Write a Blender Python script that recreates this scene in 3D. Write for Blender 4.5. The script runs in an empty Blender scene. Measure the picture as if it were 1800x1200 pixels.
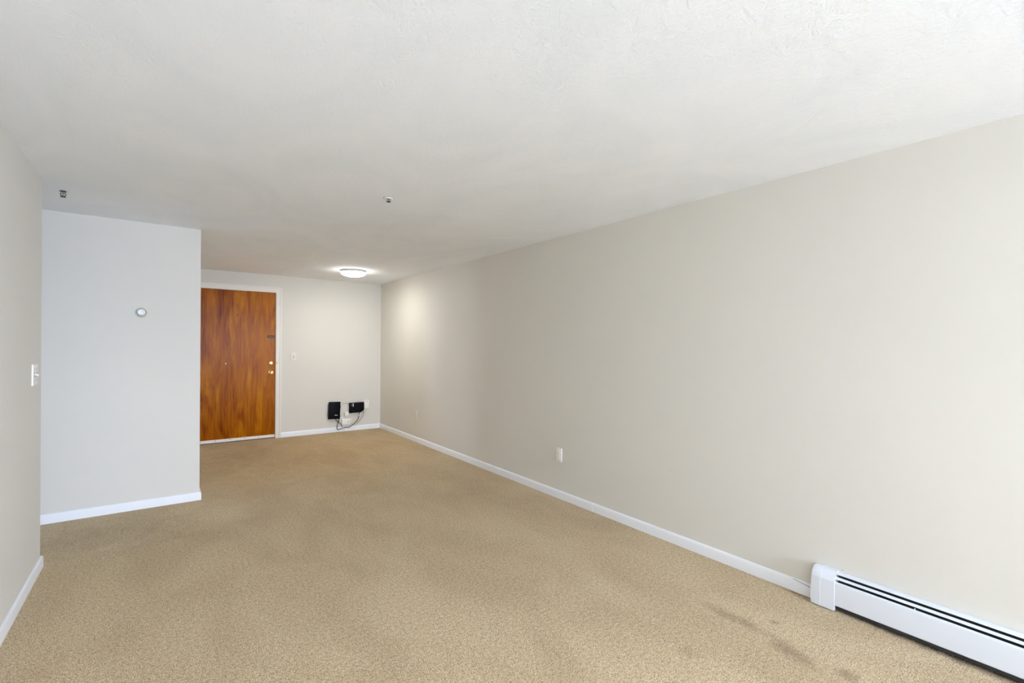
import bpy, bmesh, math, random
from mathutils import Vector, Matrix
random.seed(4)
S = bpy.context.scene
COL = S.collection

# ------------------------------------------------------------------ camera
H = 2.29                       # ceiling height
A = 2.7968                     # right wall plane (x)
YB = 7.3129                    # end wall plane (y)
XL, YL = -0.5767, 3.8729       # left wall plane and where it ends
YT, XT = 4.7856, 0.2533        # hall wall plane and its outer corner
YW = -4.4                     # window wall behind the camera
FPX = 827.876
yaw, pitch, roll = 0.6373, -0.0036, 0.0090
cd = bpy.data.cameras.new('camera')
cam = bpy.data.objects.new('camera', cd); COL.objects.link(cam); S.camera = cam
F = Vector((math.sin(yaw)*math.cos(pitch), math.cos(yaw)*math.cos(pitch), math.sin(pitch)))
R0 = Vector((math.cos(yaw), -math.sin(yaw), 0)); U0 = R0.cross(F)
R1 = R0*math.cos(roll)+U0*math.sin(roll); U1 = -R0*math.sin(roll)+U0*math.cos(roll)
m = Matrix((R1, U1, -F)).transposed().to_4x4(); m.translation = Vector((0, 0, 1.3326))
cam.matrix_world = m
cd.sensor_fit = 'HORIZONTAL'; cd.sensor_width = 36; cd.lens = 36*FPX/1800
cd.shift_y = 10.16/1800
cd.clip_start = 0.05

# ------------------------------------------------------------------ light
W = bpy.data.worlds.new('sky'); S.world = W; W.use_nodes = True
SKY_STRENGTH, GROUND_STRENGTH = 59.0, 37.0
wt = W.node_tree; bg = wt.nodes['Background']; bg.inputs[1].default_value = 1.0
wc = wt.nodes.new('ShaderNodeTexCoord'); wx = wt.nodes.new('ShaderNodeSeparateXYZ'); wr = wt.nodes.new('ShaderNodeMapRange')
wr.inputs['From Min'].default_value = -0.06; wr.inputs['From Max'].default_value = 0.06
wm = wt.nodes.new('ShaderNodeMix'); wm.data_type = 'RGBA'
wt.links.new(wc.outputs['Generated'], wx.inputs[0]); wt.links.new(wx.outputs['Z'], wr.inputs['Value']); wt.links.new(wr.outputs[0], wm.inputs[0])
wm.inputs[6].default_value = (0.77*GROUND_STRENGTH, 0.92*GROUND_STRENGTH, 1.24*GROUND_STRENGTH, 1)     # added glow below the horizon, made bright to light the ceiling
wm.inputs[7].default_value = (0.81*SKY_STRENGTH, 0.93*SKY_STRENGTH, 1.17*SKY_STRENGTH, 1)              # bright overcast sky
wt.links.new(wm.outputs[2], bg.inputs[0])
S.view_settings.view_transform = 'Standard'; S.view_settings.look = 'None'
S.view_settings.gamma = 1; S.view_settings.use_curve_mapping = False
S.view_settings.exposure = 0.13
S.cycles.max_bounces = 14; S.cycles.diffuse_bounces = 14
S.cycles.sample_clamp_indirect = 6
WX0, WX1, WZ0, WZ1 = 1.25, 2.55, 0.72, 2.17     # living room window
RY0, RY1, RZ0, RZ1 = -4.1, -2.25, 0.75, 2.12  # unseen window added in the right wall behind the camera, for light

KX, KY0, KY1, KZ0, KZ1 = -3.6, 3.15, 3.55, 0.95, 2.05   # small unseen window added beyond the opening, for light

def portal(loc, rot, sx, sy):
    l = bpy.data.lights.new('daylight', 'AREA'); l.shape = 'RECTANGLE'; l.size = sx; l.size_y = sy
    l.cycles.is_portal = True
    o = bpy.data.objects.new('daylight', l); COL.objects.link(o); o.location = loc; o.rotation_euler = rot
portal(((WX0+WX1)/2, YW-0.06, (WZ0+WZ1)/2), (math.radians(90), 0, 0), WX1-WX0, WZ1-WZ0)
portal((A+0.06, (RY0+RY1)/2, (RZ0+RZ1)/2), (math.radians(90), 0, math.radians(90)), RY1-RY0, RZ1-RZ0)

portal((KX-0.06, (KY0+KY1)/2, (KZ0+KZ1)/2), (math.radians(90), 0, math.radians(-90)), KY1-KY0, KZ1-KZ0)

# ------------------------------------------------------------------ materials
def mat(name, col, rough=0.5, metal=0.0, spec=0.5, **kw):
    M = bpy.data.materials.new(name); M.use_nodes = True
    b = M.node_tree.nodes['Principled BSDF']
    b.inputs['Base Color'].default_value = (*col, 1); b.inputs['Roughness'].default_value = rough
    b.inputs['Metallic'].default_value = metal; b.inputs['Specular IOR Level'].default_value = spec
    for k, v in kw.items(): b.inputs[k].default_value = v
    return M
class NT:
    def __init__(s, M): s.t = M.node_tree; s.b = s.t.nodes['Principled BSDF']; s.o = s.new('ShaderNodeTexCoord').outputs['Object']
    def new(s, t, **kw):
        n = s.t.nodes.new(t)
        for k, v in kw.items(): setattr(n, k, v)
        return n
    def link(s, a, b): s.t.links.new(a, b)
    def mapping(s, scale, rot=(0, 0, 0), src=None):
        n = s.new('ShaderNodeMapping'); n.inputs['Scale'].default_value = scale; n.inputs['Rotation'].default_value = rot
        s.link(src or s.o, n.inputs[0]); return n.outputs[0]
    def noise(s, scale, detail=4, rough=0.5, src=None, dist=0.0):
        n = s.new('ShaderNodeTexNoise'); n.inputs['Scale'].default_value = scale; n.inputs['Detail'].default_value = detail
        n.inputs['Roughness'].default_value = rough; n.inputs['Distortion'].default_value = dist
        s.link(src or s.o, n.inputs['Vector']); return n.outputs['Fac']
    def ramp(s, fac, stops):
        n = s.new('ShaderNodeValToRGB'); e = n.color_ramp.elements
        while len(e) < len(stops): e.new(0.5)
        for x, (p, c) in zip(e, stops): x.position = p; x.color = (*c, 1) if len(c) == 3 else c
        s.link(fac, n.inputs[0]); return n.outputs[0]
    def mix(s, fac, a, b, mode='MIX'):
        n = s.new('ShaderNodeMix', data_type='RGBA', blend_type=mode)
        for i, v in ((0, fac), (6, a), (7, b)):
            if isinstance(v, (int, float)): n.inputs[i].default_value = v
            elif isinstance(v, tuple): n.inputs[i].default_value = (*v, 1)
            else: s.link(v, n.inputs[i])
        return n.outputs[2]
    def math(s, op, a, b=0.5, clamp=False):
        n = s.new('ShaderNodeMath', operation=op, use_clamp=clamp)
        for i, v in ((0, a), (1, b)):
            if isinstance(v, (int, float)): n.inputs[i].default_value = v
            else: s.link(v, n.inputs[i])
        return n.outputs[0]
    def bump(s, h, strength, dist):
        n = s.new('ShaderNodeBump'); n.inputs['Strength'].default_value = strength; n.inputs['Distance'].default_value = dist
        s.link(h, n.inputs['Height']); s.link(n.outputs[0], s.b.inputs['Normal'])
    def color(s, c): s.link(c, s.b.inputs['Base Color'])

WALLC = (0.67, 0.655, 0.602)
def wall_paint():
    M = mat('wall_paint', WALLC, 0.62, spec=0.3); n = NT(M)
    c = n.ramp(n.noise(1.3, 3), [(0.3, tuple(v*0.985 for v in WALLC)), (0.7, tuple(v*1.012 for v in WALLC))])
    n.color(c)
    n.bump(n.noise(260, 3), 0.10, 0.001)
    return M
def ceiling_paint():
    M = mat('ceiling_texture', (0.80, 0.80, 0.80), 0.85, spec=0.2); n = NT(M)
    big = n.noise(1.1, 5, 0.55, src=n.mapping((1.2, 0.8, 1)), dist=1.6)
    c = n.ramp(big, [(0.34, (0.838, 0.885, 0.935)), (0.5, (0.868, 0.908, 0.956)), (0.62, (0.89, 0.925, 0.97))])
    n.color(c)
    st = n.noise(34, 5, 0.62, src=n.mapping((1.0, 0.55, 1), (0, 0, 0.5)), dist=1.4)
    sw = n.noise(9, 4, 0.6, dist=2.5)
    stip = n.noise(95, 3, 0.7, dist=0.6)
    n.bump(n.math('ADD', n.math('ADD', st, n.math('MULTIPLY', sw, 0.9)), n.math('MULTIPLY', stip, 0.5)), 0.42, 0.006)
    return M
def carpet():
    M = mat('carpet', (0.42, 0.31, 0.19), 0.95, spec=0.12); n = NT(M)
    n.b.inputs['Sheen Weight'].default_value = 0.25; n.b.inputs['Sheen Roughness'].default_value = 0.6
    n.b.inputs['Sheen Tint'].default_value = (1.0, 0.94, 0.86, 1)
    pile = n.noise(205, 2, 0.6)
    tuft = n.noise(60, 4, 0.65)
    f = n.math('ADD', n.math('MULTIPLY', pile, 0.72), n.math('MULTIPLY', tuft, 0.28))
    c = n.ramp(f, [(0.36, (0.10, 0.055, 0.016)), (0.44, (0.41, 0.30, 0.150)), (0.53, (0.62, 0.472, 0.278)), (0.64, (0.91, 0.78, 0.53))])
    big = n.noise(1.5, 5, 0.6, src=n.mapping((1.5, 0.8, 1), (0, 0, 0.3)), dist=0.6)
    wear = n.ramp(big, [(0.36, (0.86, 0.83, 0.79)), (0.6, (1.0, 1.0, 1.0))])
    c = n.mix(1.0, c, wear, 'MULTIPLY')
    # traffic soiling where people walk and along the right wall, with painted-in light and shade
    soil_shade = (0.56, 0.51, 0.44)
    for (x, y, sx, sy, rz, amt, *tt) in [(1.3, 6.1, 1.9, 2.3, 0, 0.95, (0.93, 0.83, 0.68)), (2.268, 1.21, 0.055, 0.22, 0, 0.75), (2.215, 0.92, 0.06, 0.17, -0.4, 0.75), (2.392, 1.073, 0.03, 0.035, 0, 0.8), (2.253, 0.72, 0.06, 0.06, 0, 0.8), (1.85, 1.18, 0.06, 0.06, 0, 0.35),  # first zone: yellowed wear plus warm lamplight put into the colour
                                    (2.765, 0.0, 0.055, 1.05, 0, 1.0), (2.765, 0.0, 0.05, 1.0, 0, 1.0), (2.78, 1.12, 0.03, 0.12, 0, 0.8), (-0.2, 4.2, 0.6, 0.42, 0, 0.45), (2.35, 3.5, 0.22, 1.0, 0, 0.25), (0.9, 6.2, 0.7, 0.9, 0, 0.35),  # first two: dirt and painted-in shade under the heater
                                    (1.5, 3.0, 0.25, 0.6, 0.4, 0.15)]:
        tint = tt[0] if tt else soil_shade
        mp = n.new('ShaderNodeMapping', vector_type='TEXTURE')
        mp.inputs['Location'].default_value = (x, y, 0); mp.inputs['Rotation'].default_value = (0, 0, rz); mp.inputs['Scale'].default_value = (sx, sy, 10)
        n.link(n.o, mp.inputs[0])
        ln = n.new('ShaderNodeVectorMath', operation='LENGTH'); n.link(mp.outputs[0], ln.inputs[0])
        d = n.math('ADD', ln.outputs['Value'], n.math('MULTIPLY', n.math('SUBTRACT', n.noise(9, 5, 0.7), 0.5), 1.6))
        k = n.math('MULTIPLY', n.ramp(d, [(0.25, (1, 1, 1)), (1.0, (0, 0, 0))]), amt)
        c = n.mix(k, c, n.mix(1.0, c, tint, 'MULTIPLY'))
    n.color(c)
    n.bump(f, 0.9, 0.012)
    return M
def door_wood():
    M = mat('varnished_wood', (0.3, 0.1, 0.01), 0.17, spec=0.09); n = NT(M)
    g1 = n.noise(2.2, 6, 0.6, src=n.mapping((3.2, 3.2, 0.55)), dist=1.2)
    g2 = n.noise(5, 6, 0.7, src=n.mapping((14, 14, 0.6)), dist=0.3)
    f = n.math('ADD', n.math('MULTIPLY', g1, 0.62), n.math('MULTIPLY', g2, 0.38))
    c = n.ramp(f, [(0.34, (0.14, 0.026, 0.0002)), (0.45, (0.28, 0.070, 0.0003)), (0.54, (0.38, 0.120, 0.0004)), (0.64, (0.50, 0.19, 0.0005))])
    fine = n.noise(3, 4, 0.7, src=n.mapping((260, 260, 9)))
    c = n.mix(n.ramp(fine, [(0.5, (0, 0, 0)), (0.72, (0.4, 0.4, 0.4))]), c, (0.10, 0.022, 0.003))
    n.color(c)
    n.bump(n.math('ADD', n.noise(42, 5, 0.65, dist=1.2), n.math('MULTIPLY', fine, 0.4)), 0.42, 0.003)
    return M
M_WALL, M_CEIL, M_CARPET, M_WOOD = wall_paint(), ceiling_paint(), carpet(), door_wood()
M_TRIM = mat('white_trim', (0.82, 0.845, 0.885), 0.38)
M_FRAME = mat('door_frame_paint', (0.76, 0.725, 0.665), 0.42)
M_SWEEP = mat('door_sweep_vinyl', (0.85, 0.80, 0.74), 0.4)
M_HEAT = mat('heater_enamel', (0.70, 0.735, 0.79), 0.36)
M_DARK = mat('heater_inner_shade', (0.02, 0.021, 0.024), 0.6)  # near black, the casing's inner shade put into the colour
M_PLATE = mat('white_plastic', (0.82, 0.82, 0.79), 0.35)
M_IVORY = mat('ivory_plastic', (0.74, 0.70, 0.64), 0.4)
M_SLOT = mat('dark_slot', (0.05, 0.045, 0.04), 0.6)
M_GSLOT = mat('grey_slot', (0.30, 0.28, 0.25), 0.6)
M_BRASS = mat('polished_brass', (0.86, 0.62, 0.25), 0.18, 1.0)
M_DKBR = mat('dark_bronze', (0.035, 0.014, 0.005), 0.4, 0.0, spec=0.2)
M_TAN = mat('worn_brass', (0.14, 0.075, 0.03), 0.4, 0.0, spec=0.3)
M_BLACK = mat('black_plastic', (0.003, 0.003, 0.004), 0.5, spec=0.12)
M_BLACK2 = mat('black_gloss_edge', (0.006, 0.006, 0.007), 0.35, spec=0.2)
M_MARK = mat('pale_print', (0.75, 0.75, 0.75), 0.5)
M_CABB = mat('black_cable', (0.012, 0.012, 0.012), 0.5)
M_CABW = mat('white_cable', (0.78, 0.77, 0.74), 0.5)
M_CABG = mat('grey_cable', (0.36, 0.33, 0.30), 0.5)
M_CHROME = mat('sprinkler_metal', (0.55, 0.55, 0.53), 0.3, 1.0)
M_SPRDK = mat('sprinkler_deflector', (0.03, 0.03, 0.03), 0.45, 0.4)
M_ESC = mat('escutcheon_white', (0.72, 0.73, 0.70), 0.35)
M_GREYRING = mat('thermostat_groove', (0.07, 0.07, 0.055), 0.5)
M_THERM = mat('thermostat_cream', (0.68, 0.67, 0.60), 0.4)
M_TDIAL = mat('thermostat_dial', (0.85, 0.85, 0.82), 0.25)
M_PAINTSPOT = mat('paint_fleck', (0.85, 0.80, 0.72), 0.5)
def glass():
    M = bpy.data.materials.new('window_glass'); M.use_nodes = True; t = M.node_tree; t.nodes.clear()
    o = t.nodes.new('ShaderNodeOutputMaterial'); mx = t.nodes.new('ShaderNodeMixShader'); fr = t.nodes.new('ShaderNodeFresnel')
    tr = t.nodes.new('ShaderNodeBsdfTransparent'); gl = t.nodes.new('ShaderNodeBsdfGlossy'); gl.inputs['Roughness'].default_value = 0.02
    fr.inputs['IOR'].default_value = 1.45
    t.links.new(fr.outputs[0], mx.inputs[0]); t.links.new(tr.outputs[0], mx.inputs[1]); t.links.new(gl.outputs[0], mx.inputs[2]); t.links.new(mx.outputs[0], o.inputs[0])
    return M
M_GLASS = glass()
M_LAMP = mat('lit_lamp_glass', (0.9, 0.9, 0.88), 0.3)
M_LAMP.node_tree.nodes['Principled BSDF'].inputs['Emission Color'].default_value = (1.0, 0.97, 0.92, 1)
M_LAMP.node_tree.nodes['Principled BSDF'].inputs['Emission Strength'].default_value = 36.0

# ------------------------------------------------------------------ mesh helpers
def obj(name, bm, m, parent=None, loc=None, smooth=False, bevel=0.0, seg=2):
    if bevel:
        bmesh.ops.bevel(bm, geom=[e for e in bm.edges if e.is_manifold and e.calc_face_angle(0) > 0.6], offset=bevel, segments=seg, affect='EDGES', profile=0.5)
    bmesh.ops.recalc_face_normals(bm, faces=bm.faces)
    me = bpy.data.meshes.new(name); bm.to_mesh(me); bm.free()
    for x in (m if isinstance(m, list) else [m]): me.materials.append(x)
    o = bpy.data.objects.new(name, me); COL.objects.link(o)
    if loc is not None: o.location = loc
    if parent: o.parent = parent
    if smooth:
        for p in me.polygons: p.use_smooth = True
        try: me.set_sharp_from_angle(angle=math.radians(35))
        except Exception: pass
    return o
def box(bm, x0, x1, y0, y1, z0, z1, mi=0):
    v = [bm.verts.new((x, y, z)) for x in (x0, x1) for y in (y0, y1) for z in (z0, z1)]
    for q in ((0, 1, 3, 2), (4, 6, 7, 5), (0, 4, 5, 1), (2, 3, 7, 6), (0, 2, 6, 4), (1, 5, 7, 3)):
        f = bm.faces.new([v[i] for i in q]); f.material_index = mi
    return v
def B(*a):
    bm = bmesh.new(); box(bm, *a); return bm
def lathe(prof, n=40, axis='Z', mi=0, bm=None, at=(0, 0, 0), ring=False):
    """prof: (radius, height); axis Z up, 'Y' = height goes towards -y, 'X' = height towards -x"""
    bm = bm or bmesh.new(); rings = []
    at = Vector(at)
    def P(r, a, h):
        if axis == 'Z': return at+Vector((r*math.cos(a), r*math.sin(a), h))
        if axis == 'Y': return at+Vector((r*math.cos(a), -h, r*math.sin(a)))
        return at+Vector((-h, r*math.cos(a), r*math.sin(a)))
    for r, h in prof:
        rings.append([bm.verts.new(P(0, 0, h))] if r < 1e-6 else [bm.verts.new(P(r, 2*math.pi*i/n, h)) for i in range(n)])
    for a, b in zip(rings, rings[1:]+(rings[:1] if ring else [])):
        for i in range(n):
            j = (i+1) % n
            q = [a[i % len(a)], a[j % len(a)], b[j % len(b)], b[i % len(b)]]
            u = []
            for v in q:
                if v not in u: u.append(v)
            if len(u) > 2:
                f = bm.faces.new(u); f.material_index = mi
    for r in (rings[0], rings[-1]):
        if len(r) > 1 and not ring: bm.faces.new(r).material_index = mi
    return bm
def tube(pts, r, n=8, sub=6, bm=None):
    """smooth tube through points (Catmull-Rom)"""
    bm = bm or bmesh.new(); P = [Vector(p) for p in pts]; Q = []
    for i in range(len(P)-1):
        p0, p1, p2, p3 = P[max(i-1, 0)], P[i], P[i+1], P[min(i+2, len(P)-1)]
        for k in range(sub):
            t = k/sub
            Q.append(0.5*((2*p1)+(-p0+p2)*t+(2*p0-5*p1+4*p2-p3)*t*t+(-p0+3*p1-3*p2+p3)*t**3))
    Q.append(P[-1]); prev = None; up = None
    for i, q in enumerate(Q):
        d = (Q[min(i+1, len(Q)-1)]-Q[max(i-1, 0)]).normalized()
        if up is None:
            up = Vector((0, 0, 1)) if abs(d.z) < 0.9 else Vector((1, 0, 0))
        up = (up-d*up.dot(d)).normalized(); s = d.cross(up)
        ring = [bm.verts.new(q+(up*math.cos(2*math.pi*j/n)+s*math.sin(2*math.pi*j/n))*r) for j in range(n)]
        if prev:
            for j in range(n): bm.faces.new((prev[j], prev[(j+1) % n], ring[(j+1) % n], ring[j]))
        else: bm.faces.new(ring)
        prev = ring
    bm.faces.new(prev)
    return bm
def sweep(path, prof, close_ends=True):
    """extrude profile (offset to the LEFT of travel, z) along 2-D path with mitred corners"""
    bm = bmesh.new(); rings = []
    P = [Vector(p) for p in path]
    for i, p in enumerate(P):
        def nrm(a, b):
            d = (b-a).normalized(); return Vector((-d.y, d.x))
        if i == 0: o = nrm(P[0], P[1])
        elif i == len(P)-1: o = nrm(P[-2], P[-1])
        else:
            n1, n2 = nrm(P[i-1], p), nrm(p, P[i+1]); o = (n1+n2)/(1+n1.dot(n2))
        rings.append([bm.verts.new((p.x+o.x*w, p.y+o.y*w, z)) for w, z in prof])
    k = len(prof)
    for a, b in zip(rings, rings[1:]):
        for i in range(k): bm.faces.new((a[i], a[(i+1) % k], b[(i+1) % k], b[i]))
    bm.faces.new(rings[0]); bm.faces.new(rings[-1])
    return bm
def thing(name, label, cat, loc=(0, 0, 0), group=None, kind=None):
    o = bpy.data.objects.new(name, None); COL.objects.link(o); o.location = loc; o.empty_display_size = 0.1
    return tag(o, label, cat, group, kind)
def tag(o, label=None, cat=None, group=None, kind=None):
    if label: o['label'] = label
    if cat: o['category'] = cat
    if group: o['group'] = group
    if kind: o['kind'] = kind
    return o
def struct(o, label=None, cat=None): return tag(o, label, cat, kind='structure')

# ------------------------------------------------------------------ room shell
TH = 0.12
KW = -3.6
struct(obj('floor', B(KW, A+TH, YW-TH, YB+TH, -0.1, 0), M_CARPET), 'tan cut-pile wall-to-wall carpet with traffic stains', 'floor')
struct(obj('ceiling', B(KW, A+TH, YW-TH, YB+TH, H, H+0.1), M_CEIL), 'white swirl-textured ceiling', 'ceiling')
bm = bmesh.new(); box(bm, A, A+TH, YW-TH, RY0, 0, H); box(bm, A, A+TH, RY1, YB+TH, 0, H); box(bm, A, A+TH, RY0, RY1, 0, RZ0); box(bm, A, A+TH, RY0, RY1, RZ1, H)
struct(obj('wall_right', bm, M_WALL), 'long beige wall on the right with two outlets', 'wall')
# end wall with the entry door opening
DX0, DX1, DZ = 0.357, 1.271, 2.045
bm = bmesh.new()
JX0, JX1, JZ = DX0-0.012, DX1+0.012, DZ+0.012
box(bm, XT-TH, JX0, YB, YB+TH, 0, H); box(bm, JX1, A, YB, YB+TH, 0, H); box(bm, JX0, JX1, YB, YB+TH, JZ, H)
struct(obj('wall_back', bm, M_WALL), 'beige end wall around the wooden entry door', 'wall')
# hall wall block (thermostat wall) and its return to the end wall
def wall_block(name, x0, x1, y0, y1, vert, label):
    bm = bmesh.new(); box(bm, x0, x1, y0, y1, 0, H)
    es = [e for e in bm.edges if abs(e.verts[0].co.z-e.verts[1].co.z) > 1 and any((e.verts[0].co.xy-Vector(v)).length < 1e-4 for v in vert)]
    bmesh.ops.bevel(bm, geom=es, offset=0.004, segments=3, affect='EDGES', profile=0.5)
    struct(obj(name, bm, M_WALL), label, 'wall')
wall_block('wall_hall', KW, XT, YT, YT+TH, [(XT, YT)], 'pale wall carrying the round thermostat')
struct(obj('wall_return', B(XT-TH, XT, YT+TH, YB, 0, H), M_WALL), 'short beige wall beside the entry door', 'wall')
wall_block('wall_left', XL-TH, XL, YW, YL, [(XL, YL), (XL-TH, YL)], 'beige wall at the left edge with the double switch')
# window wall behind the camera
bm = bmesh.new()
box(bm, KW, WX0, YW-TH, YW, 0, H); box(bm, WX1, A, YW-TH, YW, 0, H); box(bm, WX0, WX1, YW-TH, YW, 0, WZ0); box(bm, WX0, WX1, YW-TH, YW, WZ1, H)
struct(obj('wall_front', bm, M_WALL), 'beige window wall behind the viewer', 'wall')
bm = bmesh.new()
box(bm, KW-TH, KW, YW-TH, KY0, 0, H); box(bm, KW-TH, KW, KY1, YT+TH, 0, H); box(bm, KW-TH, KW, KY0, KY1, 0, KZ0); box(bm, KW-TH, KW, KY0, KY1, KZ1, H)
struct(obj('wall_far_left', bm, M_WALL), 'beige wall with an added window at the far side of the side room', 'wall')
def window(name, cx, cy, cz, w, h, rz):
    bm = bmesh.new(); f = 0.05
    box(bm, -w/2, w/2, -0.04, 0.03, -h/2, -h/2+f); box(bm, -w/2, w/2, -0.04, 0.03, h/2-f, h/2)
    box(bm, -w/2, -w/2+f, -0.04, 0.03, -h/2+f, h/2-f); box(bm, w/2-f, w/2, -0.04, 0.03, -h/2+f, h/2-f)
    box(bm, -0.03, 0.03, -0.035, 0.025, -h/2+f, h/2-f)
    o = struct(obj(name, bm, M_TRIM, loc=(cx, cy, cz)), 'white framed window', 'window'); o.rotation_euler.z = rz
    g = bmesh.new(); vs = [g.verts.new(v) for v in ((-w/2+f, 0, -h/2+f), (w/2-f, 0, -h/2+f), (w/2-f, 0, h/2-f), (-w/2+f, 0, h/2-f))]; g.faces.new(vs)
    obj('pane', g, M_GLASS, o)
window('window_1', (WX0+WX1)/2, YW-0.05, (WZ0+WZ1)/2, WX1-WX0, WZ1-WZ0, 0)
window('added_window_3', KX-0.05, (KY0+KY1)/2, (KZ0+KZ1)/2, KY1-KY0, KZ1-KZ0, math.radians(90))  # unseen, added to lighten the hall wall and left ceiling
window('added_window_2', A+0.05, (RY0+RY1)/2, (RZ0+RZ1)/2, RY1-RY0, RZ1-RZ0, math.radians(-90))  # unseen, added to brighten the left wall and ceiling

# baseboards
BP = [(0, 0), (0.012, 0), (0.012, 0.052), (0.0108, 0.060), (0.0075, 0.0665), (0.003, 0.0695), (0, 0.070)]
HE = 1.0435                    # far end of the heater on the right wall
SEAM = 2.655
CAS = 1.3455                   # outer edge of the door casing
def baseboard(name, path, label):
    return struct(obj(name, sweep(path, BP), M_TRIM, smooth=True), label, 'baseboard')
r = baseboard('baseboard_right', [(A, HE-0.02), (A, SEAM-0.0008)], 'white baseboard along the right wall, near length up to the heater')
baseboard('baseboard_right.001', [(A, SEAM+0.0008), (A, YB)], 'white baseboard along the right wall, far length up to the corner')
obj('caulk_seam', sweep([(A, SEAM-0.0045), (A, SEAM+0.0045)], [(w*1.10+0.0002, z*1.012) for w, z in BP]), mat('white_caulk', (0.9, 0.9, 0.9), 0.5), r)
bm = tube([(A-0.0125, 1.046, 0.050), (A-0.0128, 1.08, 0.0585), (A-0.0105, 1.12, 0.0632), (A-0.0075, 1.15, 0.068)], 0.0011, 6, 5)
obj('gap_shade', bm, M_SLOT, r)  # dark line drawn for the shade in the gap above the baseboard
baseboard('baseboard_back', [(A-0.012, YB), (CAS, YB)], 'white baseboard on the end wall right of the door')
baseboard('baseboard_hall', [(XT, YB-0.03), (XT, YT), (KW, YT)], 'white baseboard around the thermostat wall corner')
baseboard('baseboard_left', [(XL-TH, YW), (XL-TH, YL), (XL, YL), (XL, YW)][::-1] if False else [(XL, YW), (XL, YL), (XL-TH, YL), (XL-TH, YW)][::-1], 'white baseboard around the end of the left wall')

# ------------------------------------------------------------------ entry door
fy = YB+0.012                   # face of the leaf sits slightly inside the casing
door = obj('door_1', B(DX0+0.002, DX1-0.002, fy, fy+0.044, 0.014, DZ-0.002), M_WOOD, bevel=0.0015)
struct(door, 'orange-brown varnished flush wooden entry door with brass lock and knob', 'door')
# casing: head and right/left legs, stepped profile, plus jamb
bm = bmesh.new()
cw = CAS-DX1
for (x0, x1, z0, z1) in ((DX1+0.004, CAS, 0, DZ+cw), (DX0-cw, DX0-0.004, 0, DZ+cw), (DX0-0.004, DX1+0.004, DZ+0.004, DZ+cw)):
    box(bm, x0, x1, YB-0.011, YB, z0, z1)
obj('door_casing', bm, M_FRAME, door, bevel=0.002)
bm = bmesh.new()
for (x0, x1, z0, z1) in ((CAS-0.020, CAS+0.001, 0, DZ+cw+0.001), (DX0-cw-0.001, DX0-cw+0.020, 0, DZ+cw+0.001), (DX0-cw+0.02, CAS-0.020, DZ+cw-0.020, DZ+cw+0.001)):
    box(bm, x0, x1, YB-0.0165, YB-0.011, z0, z1)
obj('casing_band', bm, M_FRAME, door, bevel=0.0015)
bm = bmesh.new()
box(bm, DX1, JX1, YB-0.0005, YB+TH, 0, JZ); box(bm, JX0, DX0, YB-0.0005, YB+TH, 0, JZ); box(bm, DX0, DX1, YB-0.0005, YB+TH, DZ, JZ)
box(bm, DX1-0.013, DX1, fy+0.046, fy+0.058, 0, DZ); box(bm, DX0, DX0+0.013, fy+0.046, fy+0.058, 0, DZ); box(bm, DX0+0.013, DX1-0.013, fy+0.046, fy+0.058, DZ-0.013, DZ)
obj('door_jamb', bm, M_FRAME, door)
bm = bmesh.new(); box(bm, DX0, DX1, fy+0.0, YB+TH, 0.0, 0.012)
obj('threshold', bm, mat('threshold_metal', (0.10, 0.085, 0.06), 0.45, 0.3), door)
sw = obj('door_sweep', B(DX0+0.004, DX1-0.004, fy-0.006, fy-0.0002, 0.016, 0.052), M_SWEEP, door, bevel=0.0012)
for i in range(6):
    x = DX0+0.035+i*(DX1-DX0-0.07)/5
    obj('screw', lathe([(0.0048, 0), (0.0048, 0.0008), (0.0026, 0.0022), (0, 0.0025)], 12, 'Y', at=(x, fy-0.006, 0.037)), M_SLOT, sw, smooth=True)
# lockset
db = obj('deadbolt', lathe([(0.029, 0), (0.029, 0.006), (0.026, 0.011), (0.020, 0.013), (0, 0.0135)], 36, 'Y', at=(1.2175, fy, 1.0575)), M_BRASS, door, smooth=True)
bm = B(-0.005, 0.005, -0.030, 0, -0.017, 0.017)
obj('thumb_turn', bm, M_BRASS, db, loc=(1.2175, fy-0.012, 1.0575), bevel=0.003)
kb = obj('door_knob', lathe([(0.012, 0), (0.012, 0.028), (0.019, 0.034), (0.026, 0.042), (0.0285, 0.053), (0.026, 0.064), (0.019, 0.070), (0.011, 0.0715), (0.009, 0.069), (0, 0.069)], 40, 'Y', at=(1.214, fy-0.005, 0.9255)), M_BRASS, door, smooth=True)
obj('rosette', lathe([(0.032, 0), (0.032, 0.003), (0.029, 0.007), (0.019, 0.009), (0, 0.0092)], 36, 'Y', at=(1.214, fy, 0.9255)), M_BRASS, kb, smooth=True)
pl = obj('name_plate', B(1.1665, 1.252, fy-0.004, fy-0.0002, 1.409, 1.445), M_DKBR, door, bevel=0.0012)
obj('plate_insert', B(1.176, 1.243, fy-0.0052, fy-0.004, 1.418, 1.436), M_TAN, pl)
obj('peephole', lathe([(0.0085, 0), (0.0085, 0.003), (0.006, 0.004), (0.004, 0.003), (0, 0.003)], 20, 'Y', at=(0.806, fy, 1.7155)), M_DKBR, door, smooth=True)
obj('paint_fleck', lathe([(0.008, 0), (0.007, 0.0006), (0, 0.0008)], 9, 'Y', at=(0.671, fy, 1.057)), M_PAINTSPOT, door)
st = obj('strike_plate', B(1.276, 1.300, YB-0.0135, YB-0.0108, 1.041, 1.073), mat('strike_brass', (0.55, 0.38, 0.15), 0.4, 0.7), door, bevel=0.001)
for z in (0.12, 0.98, 1.86):
    obj('hinge', lathe([(0.006, -0.045), (0.006, 0.045)], 12, 'Z', at=(DX0-0.001, fy-0.006, z+0.1)), M_BRASS, door, smooth=True)

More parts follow.
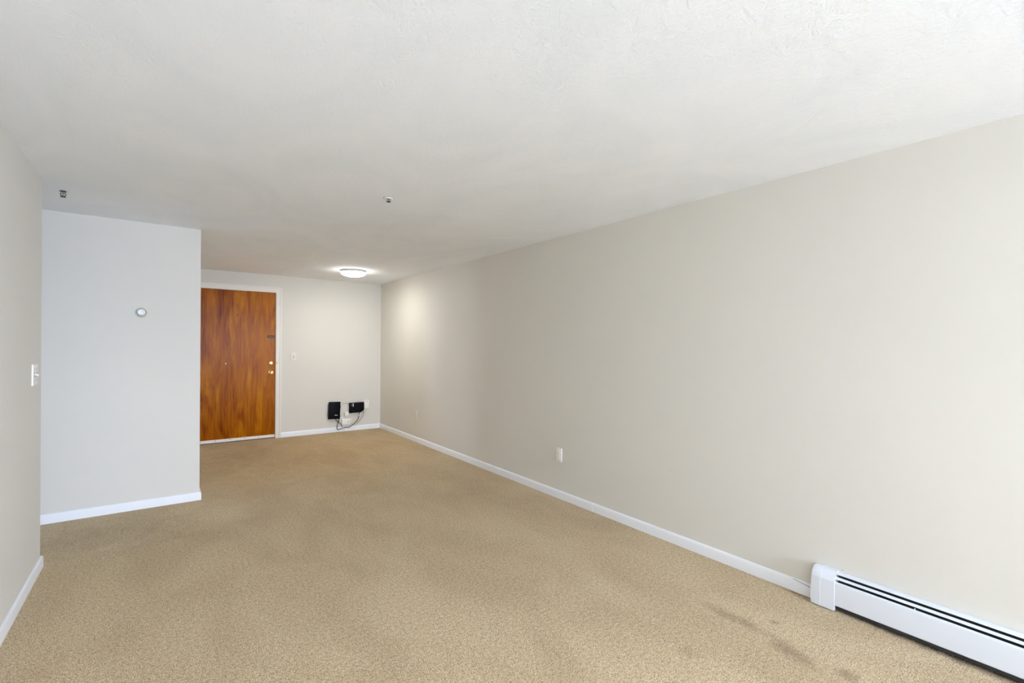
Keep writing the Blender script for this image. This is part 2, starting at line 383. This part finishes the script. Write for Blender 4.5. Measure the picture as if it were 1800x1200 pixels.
# ------------------------------------------------------------------ plates, switches, outlets  (local: face towards -y)
def plate_bm(w, h, t=0.0055):
    bm = B(-w/2, w/2, -t, 0, -h/2, h/2)
    es = [e for e in bm.edges if e.verts[0].co.y < -t/2 and e.verts[1].co.y < -t/2]
    bmesh.ops.bevel(bm, geom=es, offset=t*0.55, segments=3, affect='EDGES', profile=0.5)
    return bm
def screw(parent, x, z, y=-0.0055, m=M_GSLOT):
    obj('screw', lathe([(0.0034, 0), (0.0030, 0.0010), (0, 0.0012)], 12, 'Y', at=(x, y, z)), m, parent, smooth=True)
def toggle(parent, x, up=True, m=M_PLATE):
    fr = obj('toggle_surround', B(x-0.0066, x+0.0066, -0.0076, -0.0050, -0.0130, 0.0130), M_SLOT, parent)
    bm = B(-0.0045, 0.0045, -0.012, 0, -0.005, 0.005)
    o = obj('toggle', bm, m, parent, loc=(x, -0.005, 0), bevel=0.0012); o.rotation_euler.x = math.radians(-28 if up else 28)
def switch(name, label, loc, rz, gangs, ups, mplate):
    t = thing(name, label, 'light switch', loc); t.rotation_euler.z = rz
    w = 0.072 if gangs == 1 else 0.118
    p = obj('switch_plate', plate_bm(w, 0.117, 0.007), mplate, t, smooth=True)
    xs = [0] if gangs == 1 else [-0.023, 0.023]
    for x, u in zip(xs, ups):
        toggle(t, x, u); screw(t, x, 0.030, -0.007); screw(t, x, -0.030, -0.007)
    return t
def outlet(name, label, loc, rz, mplate, mslot=M_GSLOT):
    t = thing(name, label, 'outlet', loc, group=None); t.rotation_euler.z = rz
    obj('outlet_plate', plate_bm(0.072, 0.118, 0.006), mplate, t, smooth=True)
    for s in (-1, 1):
        bm = bmesh.new(); vs = []
        n = 24
        for y in (-0.0078, -0.005):
            ring = []
            for i in range(n):
                a = 2*math.pi*i/n; x = 0.0172*math.cos(a); z = max(-0.0135, min(0.0135, 0.0172*math.sin(a)))
                ring.append(bm.verts.new((x, y, z+s*0.0195)))
            vs.append(ring)
        bm.faces.new(vs[0]); bm.faces.new(vs[1])
        for i in range(n): bm.faces.new((vs[0][i], vs[0][(i+1) % n], vs[1][(i+1) % n], vs[1][i]))
        f = obj('receptacle', bm, mplate, t)
        bm = bmesh.new()
        for (x, hh) in ((-0.0063, 0.0045), (0.0063, 0.0036)):
            box(bm, x-0.0011, x+0.0011, -0.0081, -0.0075, s*0.0195+0.003-hh, s*0.0195+0.003+hh)
        lathe([(0.0026, 0), (0.0026, 0.0006)], 12, 'Y', bm=bm, at=(0, -0.0075, s*0.0195-0.0085))
        obj('slots', bm, mslot, f)
    screw(t, 0, 0, -0.006)
    return t
PR, PL = math.radians(-90), math.radians(90)     # face -x (right wall) / face +x (left wall)
switch('light_switch', 'single cream toggle switch on the end wall right of the entry door', (1.506, YB, 1.1465), 0, 1, [True], M_IVORY)
switch('light_switch', 'white double toggle switch near the edge of the left wall', (XL, 3.682, 1.1465), PL, 2, [True, False], M_PLATE)
outlet('wall_outlet', 'beige duplex outlet low on the right wall, the farther one near the room corner', (A, 5.983, 0.3755), PR, mat('painted_plate', (0.68, 0.64, 0.58), 0.5))
outlet('wall_outlet', 'white duplex outlet low on the right wall, the nearer one in mid wall', (A, 3.0675, 0.379), PR, M_PLATE)
outlet('wall_outlet', 'ivory duplex outlet on the end wall between the two black boxes', (2.228, YB, 0.372), 0, M_IVORY, M_SLOT)

# ------------------------------------------------------------------ thermostat
t = thing('thermostat', 'round cream thermostat with a dark ring on the pale hall wall', 'thermostat', (-0.1405, YT, 1.5705))
obj('wall_plate', lathe([(0.042, 0), (0.042, 0.005), (0.039, 0.008), (0, 0.008)], 48, 'Y'), M_THERM, t, smooth=True)
obj('body', lathe([(0.037, 0.008), (0.0365, 0.020), (0.033, 0.027), (0.0305, 0.0285), (0, 0.0285)], 48, 'Y'), M_THERM, t, smooth=True)
obj('dial_ring', lathe([(0.0268, 0.0280), (0.0268, 0.0298), (0.0303, 0.0298), (0.0303, 0.0280)], 48, 'Y', ring=True), M_GREYRING, t)
dl = obj('dial', lathe([(0.0266, 0.0285), (0.0262, 0.034), (0.024, 0.0370), (0.0185, 0.0378), (0.0165, 0.0368), (0, 0.0380)], 48, 'Y'), M_TDIAL, t, smooth=True)
obj('dial_scale', lathe([(0.0160, 0.0365), (0.0160, 0.0376), (0.0172, 0.0376), (0.0172, 0.0365)], 40, 'Y', ring=True), M_GSLOT, dl)

# ------------------------------------------------------------------ ceiling things
t = thing('ceiling_light', 'round lit white flush dome light on the ceiling before the entry door', 'ceiling light', (1.985, 6.165, H))
obj('base_ring', lathe([(0.150, 0), (0.158, -0.006), (0.158, -0.026), (0.150, -0.030), (0, -0.030)], 64), M_ESC, t, smooth=True)
pr = [(0.150, -0.026), (0.156, -0.030)]
for i in range(1, 13):
    a = math.pi/2*i/12; pr.append((0.156*math.cos(a), -0.030-0.052*math.sin(a)))
pr[-1] = (0, -0.082)
obj('lamp_shade', lathe(pr, 64), M_LAMP, t, smooth=True)
ll = bpy.data.lights.new('lamp_light', 'AREA'); ll.shape = 'DISK'; ll.size = 0.22; ll.energy = 7.5; ll.color = (1.0, 0.97, 0.92)
lo = bpy.data.objects.new('lamp_light', ll); COL.objects.link(lo); lo.location = (1.985, 6.165, H-0.085); lo.parent = None

def sprinkler(label, loc, esc):
    t = thing('sprinkler_head', label, 'sprinkler', loc)
    if esc:
        obj('escutcheon', lathe([(0.0, 0), (0.029, 0), (0.030, -0.002), (0.028, -0.007), (0.021, -0.010), (0.019, -0.006), (0.0, -0.006)], 40), M_ESC, t, smooth=True)
        obj('gap_shadow_ring', lathe([(0.0295, -0.0002), (0.0330, -0.0002), (0.0320, -0.0014), (0.0300, -0.0014)], 40, ring=True), M_GSLOT, t)  # grey ring paints in the shadow of the gap round the escutcheon
        z, k = -0.004, 0.55
    else:
        obj('escutcheon', lathe([(0, 0), (0.017, 0), (0.016, -0.004), (0.011, -0.006), (0, -0.006)], 30), M_SPRDK, t, smooth=True); z, k = -0.004, 0.85
    obj('thread', lathe([(0.0, z), (0.009, z), (0.010, z-0.008*k), (0.006, z-0.012*k), (0, z-0.012*k)], 16), M_CHROME, t, smooth=True)
    for s in (-1, 1):
        obj('frame_arm', tube([(s*0.006, 0, z-0.009*k), (s*0.0125, 0, z-0.017*k), (s*0.010, 0, z-0.027*k), (s*0.002, 0, z-0.034*k)], 0.0020, 6, 4), M_CHROME if esc else M_SPRDK, t, smooth=True)
    obj('bulb', lathe([(0, z-0.012*k), (0.002, z-0.014*k), (0.002, z-0.028*k), (0, z-0.030*k)], 10), M_SPRDK, t, smooth=True)
    obj('deflector', lathe([(0, z-0.033*k), (0.006, z-0.033*k), (0.0135, z-0.035*k), (0.014, z-0.038*k-0.001), (0.006, z-0.040*k-0.001), (0, z-0.040*k-0.001)], 24), M_SPRDK, t, smooth=True)
    return t
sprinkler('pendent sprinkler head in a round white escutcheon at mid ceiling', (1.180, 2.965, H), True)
sprinkler('small dark sprinkler head on the ceiling before the thermostat wall', (-0.518, 4.12, H), False)

# ------------------------------------------------------------------ baseboard heater
Y0, Y1 = -2.2, HE              # runs along the wall to behind the camera
D = 0.062
ht = thing('baseboard_heater', 'long white metal baseboard heater with two dark slots on the right wall', 'heater', (A, 0, 0))
def strip(name, prof, y0, y1, m, parent, thick=0.0012):
    """sheet metal: open profile (distance from wall, z) given thickness"""
    bm = bmesh.new(); P = [Vector(p) for p in prof]; Q = []
    for i, p in enumerate(P):
        d = (P[min(i+1, len(P)-1)]-P[max(i-1, 0)]).normalized(); Q.append(p+Vector((-d.y, d.x))*thick)
    loop = P+Q[::-1]
    a = [bm.verts.new((-x, y0, z)) for x, z in loop]; b = [bm.verts.new((-x, y1, z)) for x, z in loop]
    k = len(loop)
    for i in range(k): bm.faces.new((a[i], a[(i+1) % k], b[(i+1) % k], b[i]))
    n = len(P)
    for i in range(n-1):
        for r in (a, b): bm.faces.new((r[i], r[i+1], r[k-2-i], r[k-1-i]))
    return obj(name, bm, m, parent, smooth=True)
CE = 0.935                     # end cap front edge
strip('back_plate', [(0.002, 0.012), (0.002, 0.186), (0.006, 0.190), (0.025, 0.1890), (0.032, 0.1865), (0.0355, 0.1825)], Y0, CE+0.02, M_HEAT, ht)
strip('damper', [(0.0415, 0.1730), (0.0455, 0.1675), (0.0485, 0.1620)], Y0, CE+0.01, M_HEAT, ht, 0.0012)
strip('front_panel', [(0.0540, 0.1515), (0.0565, 0.1505), (0.0590, 0.147), (0.0600, 0.142), (0.0600, 0.036), (0.0575, 0.0335), (0.050, 0.0335)], Y0, CE+0.01, M_HEAT, ht)
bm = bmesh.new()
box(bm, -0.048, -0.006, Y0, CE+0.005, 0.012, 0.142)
box(bm, -0.0062, -0.0036, Y0, CE+0.005, 0.020, 0.178)  # dark liner plate added so the slots look deep in shade
obj('element_dark_liner', bm, M_DARK, ht)
for y in (0.62, -0.15): obj('bracket', B(-0.0565, -0.047, y-0.0015, y+0.0015, 0.143, 0.1570), M_HEAT, ht)
# end cap: rounded box following the profile, two steps
def cap_bm(y0, y1, grow, z0, rend):
    prof = [(0.0, z0), (0.0, 0.192), (0.010, 0.193), (0.030, 0.191), (0.042, 0.184), (0.053, 0.168), (0.0605, 0.154), (0.0625, 0.146), (0.0635, 0.02+0.03), (0.0645, z0)]
    prof = [(x+grow*(x > 0.02), z+grow*(z > 0.1)) for x, z in prof]
    bm = bmesh.new()
    a = [bm.verts.new((-x, y0, z)) for x, z in prof]; b = [bm.verts.new((-x, y1, z)) for x, z in prof]; k = len(prof)
    for i in range(k): bm.faces.new((a[i], a[(i+1) % k], b[(i+1) % k], b[i]))
    bm.faces.new(a); e = bm.faces.new(b)
    if rend:
        es = [x for x in e.edges if not (abs(x.verts[0].co.z-x.verts[1].co.z) < 1e-5 and x.verts[0].co.z < 0.03) and not (x.verts[0].co.x > -1e-5 and x.verts[1].co.x > -1e-5)]
        bmesh.ops.bevel(bm, geom=es, offset=rend, segments=4, affect='EDGES', profile=0.5)
    return bm
ec = obj('end_cap', cap_bm(CE, 1.0, 0.0, 0.006, 0), M_HEAT, ht, smooth=True)
obj('cap_sleeve', cap_bm(0.998, HE, 0.0012, 0.006, 0.007), M_HEAT, ec, smooth=True)
obj('screw', lathe([(0.003, 0), (0.0025, 0.001), (0, 0.0012)], 10, 'X', at=(-0.0, 0.922, 0.1985)), M_GSLOT, ht)

# ------------------------------------------------------------------ network gear on the end wall
def rbox(x0, x1, y0, y1, z0, z1, bev, seg=3):
    bm = B(x0, x1, y0, y1, z0, z1)
    bmesh.ops.bevel(bm, geom=bm.edges[:], offset=bev, segments=seg, affect='EDGES', profile=0.5); return bm
mo = thing('wireless_router', 'upright black router mounted on the end wall, left of the other black box', 'router', (2.078, YB, 0.333))
mo.rotation_euler.y = math.radians(2.0)
obj('router_case', rbox(-0.088, 0.082, -0.047, -0.006, -0.131, 0.128, 0.010), M_BLACK, mo, smooth=True)
obj('back_foot', rbox(-0.096, -0.060, -0.030, 0, -0.095, 0.100, 0.006), mat('charcoal_plastic', (0.07, 0.075, 0.075), 0.4), mo, smooth=True)
bm = bmesh.new()
for i, (w, h) in enumerate(((0.008, 0.012), (0.006, 0.008), (0.007, 0.010), (0.006, 0.008), (0.006, 0.008))): box(bm, 0.002+i*0.009, 0.002+i*0.009+w, -0.0476, -0.0468, -0.075, -0.075+h)
obj('logo_mark', bm, M_MARK, mo)
for z in (0.050, -0.088): obj('port', B(0.081, 0.087, -0.036, -0.018, z-0.011, z+0.011), M_BLACK2, mo)
bx = thing('network_box', 'wide black box on the end wall left of the white jack plate', 'modem', (2.412, YB, 0.352))
obj('box_case', rbox(-0.116, 0.113, -0.040, -0.004, -0.078, 0.079, 0.007), M_BLACK, bx, smooth=True)
obj('label', B(-0.066, -0.053, -0.0408, -0.0398, 0.022, 0.068), M_MARK, bx)
obj('label', B(-0.086, -0.082, -0.0408, -0.0398, 0.034, 0.062), mat('dim_print', (0.3, 0.3, 0.3), 0.5), bx)
for x in (-0.082, 0.088): obj('foot', B(x-0.005, x+0.005, -0.030, -0.016, -0.084, -0.077), M_BLACK2, bx)
t = thing('jack_plate', 'white telephone and cable jack plate at the right end of the gear', 'wall plate', (2.5775, YB, 0.3935))
obj('plate', plate_bm(0.070, 0.125, 0.008), M_PLATE, t, smooth=True)
bm = bmesh.new(); box(bm, -0.013, -0.004, -0.0088, -0.0078, 0.038, 0.047); box(bm, 0.000, 0.010, -0.0088, -0.0078, 0.038, 0.047)
obj('jack', bm, M_GSLOT, t)
obj('jack', lathe([(0.0045, 0.007), (0.0045, 0.014), (0, 0.014)], 16, 'Y', at=(0.003, 0, -0.027)), M_IVORY, t, smooth=True)
t = thing('terminal_box', 'small off-white box on the end wall just above the baseboard', 'junction box', (2.252, YB, 0.152))
obj('cover', rbox(-0.064, 0.060, -0.036, 0, -0.052, 0.048, 0.005), M_PLATE, t, smooth=True)
obj('flange', rbox(0.058, 0.092, -0.020, 0, -0.046, 0.040, 0.004), M_IVORY, t, smooth=True)
obj('clasp', B(0.028, 0.034, -0.0375, -0.0355, -0.020, 0.014), M_GSLOT, t)
t = thing('power_adapter', 'white plug-in power adapter below the ivory outlet between the black boxes', 'power adapter', (2.256, YB, 0.262))
obj('adapter_body', rbox(-0.030, 0.030, -0.045, -0.0008, -0.030, 0.034, 0.007), M_PLATE, t, smooth=True)
obj('cord_relief', lathe([(0.006, -0.048), (0.007, -0.030)], 12, 'Z', at=(0.0, -0.022, 0)), M_CABW, t, smooth=True)
def P(x, z, o=0.02): return (x, YB-o, z)
def cable(name, label, pts, r, m):
    tag(obj(name, tube(pts, r, 8, 6), m, smooth=True), label, 'cable')
cable('black_cable', 'thick black cable looping from the wide black box down over the baseboard',
      [P(2.452, 0.272, .03), P(2.447, 0.235, .035), P(2.432, 0.175, .035), P(2.405, 0.135, .035), P(2.363, 0.100, .035), P(2.325, 0.072, .03), P(2.292, 0.055, .028), P(2.255, 0.062, .028), P(2.21, 0.055, .034), P(2.165, 0.045, .036),
       P(2.122, 0.040, .034), P(2.116, 0.075, .030), P(2.122, 0.115, .028), P(2.136, 0.150, .028), P(2.146, 0.175, .026), P(2.148, 0.205, .024)], 0.0052, M_CABB)
cable('black_cable', 'short thin black cord crossing under the upright router',
      [P(2.096, 0.205, .020), P(2.106, 0.180, .034), P(2.128, 0.158, .046), P(2.160, 0.128, .05), P(2.180, 0.095, .052), P(2.182, 0.075, .052)], 0.0042, M_CABB)
cable('white_cable', 'white cable sweeping from the jack plate across the corner of the wide black box',
      [P(2.563, 0.325, .012), P(2.543, 0.316, .038), P(2.515, 0.298, .052), P(2.468, 0.270, .056), P(2.445, 0.240, .050), P(2.433, 0.215, .03), P(2.434, 0.190, .016)], 0.0048, M_CABW)
cable('white_cable', 'pale cord hanging left of the upright router',
      [P(1.970, 0.430, .008), P(1.963, 0.400, .008), P(1.962, 0.330, .008), P(1.964, 0.260, .008), P(1.976, 0.205, .008), P(2.004, 0.172, .008), P(2.050, 0.155, .008), P(2.100, 0.160, .008)], 0.0030, M_CABW)
cable('grey_cable', 'grey wire looping over the ivory outlet between the black boxes',
      [P(2.166, 0.440, .012), P(2.205, 0.432, .012), P(2.242, 0.430, .014), P(2.290, 0.438, .012), P(2.300, 0.430, .02)], 0.0022, M_CABG)
cable('grey_cable', 'grey cord arching from the ivory outlet into the wide black box',
      [P(2.186, 0.392, .018), P(2.206, 0.412, .022), P(2.238, 0.420, .022), P(2.272, 0.414, .018), P(2.298, 0.398, .018)], 0.0026, M_CABG)
cable('grey_cable', 'thin grey wire bulging above the wide black box',
      [P(2.385, 0.428, .014), P(2.415, 0.444, .010), P(2.447, 0.447, .010), P(2.478, 0.437, .010), P(2.495, 0.425, .014)], 0.0024, M_CABG)
cable('white_cable', 'white cord running from the plug adapter into the small white box',
      [P(2.256, 0.212, .022), P(2.270, 0.206, .022), P(2.310, 0.205, .014), P(2.345, 0.180, .010), P(2.362, 0.140, .008), P(2.352, 0.100, .008)], 0.0028, M_CABW)
cable('white_cable', 'pale cable arcing outside the black one below the wide black box',
      [P(2.520, 0.285, .012), P(2.522, 0.245, .010), P(2.512, 0.205, .010), P(2.485, 0.165, .010), P(2.45, 0.125, .010), P(2.410, 0.092, .010), P(2.372, 0.074, .014)], 0.0026, M_CABG)
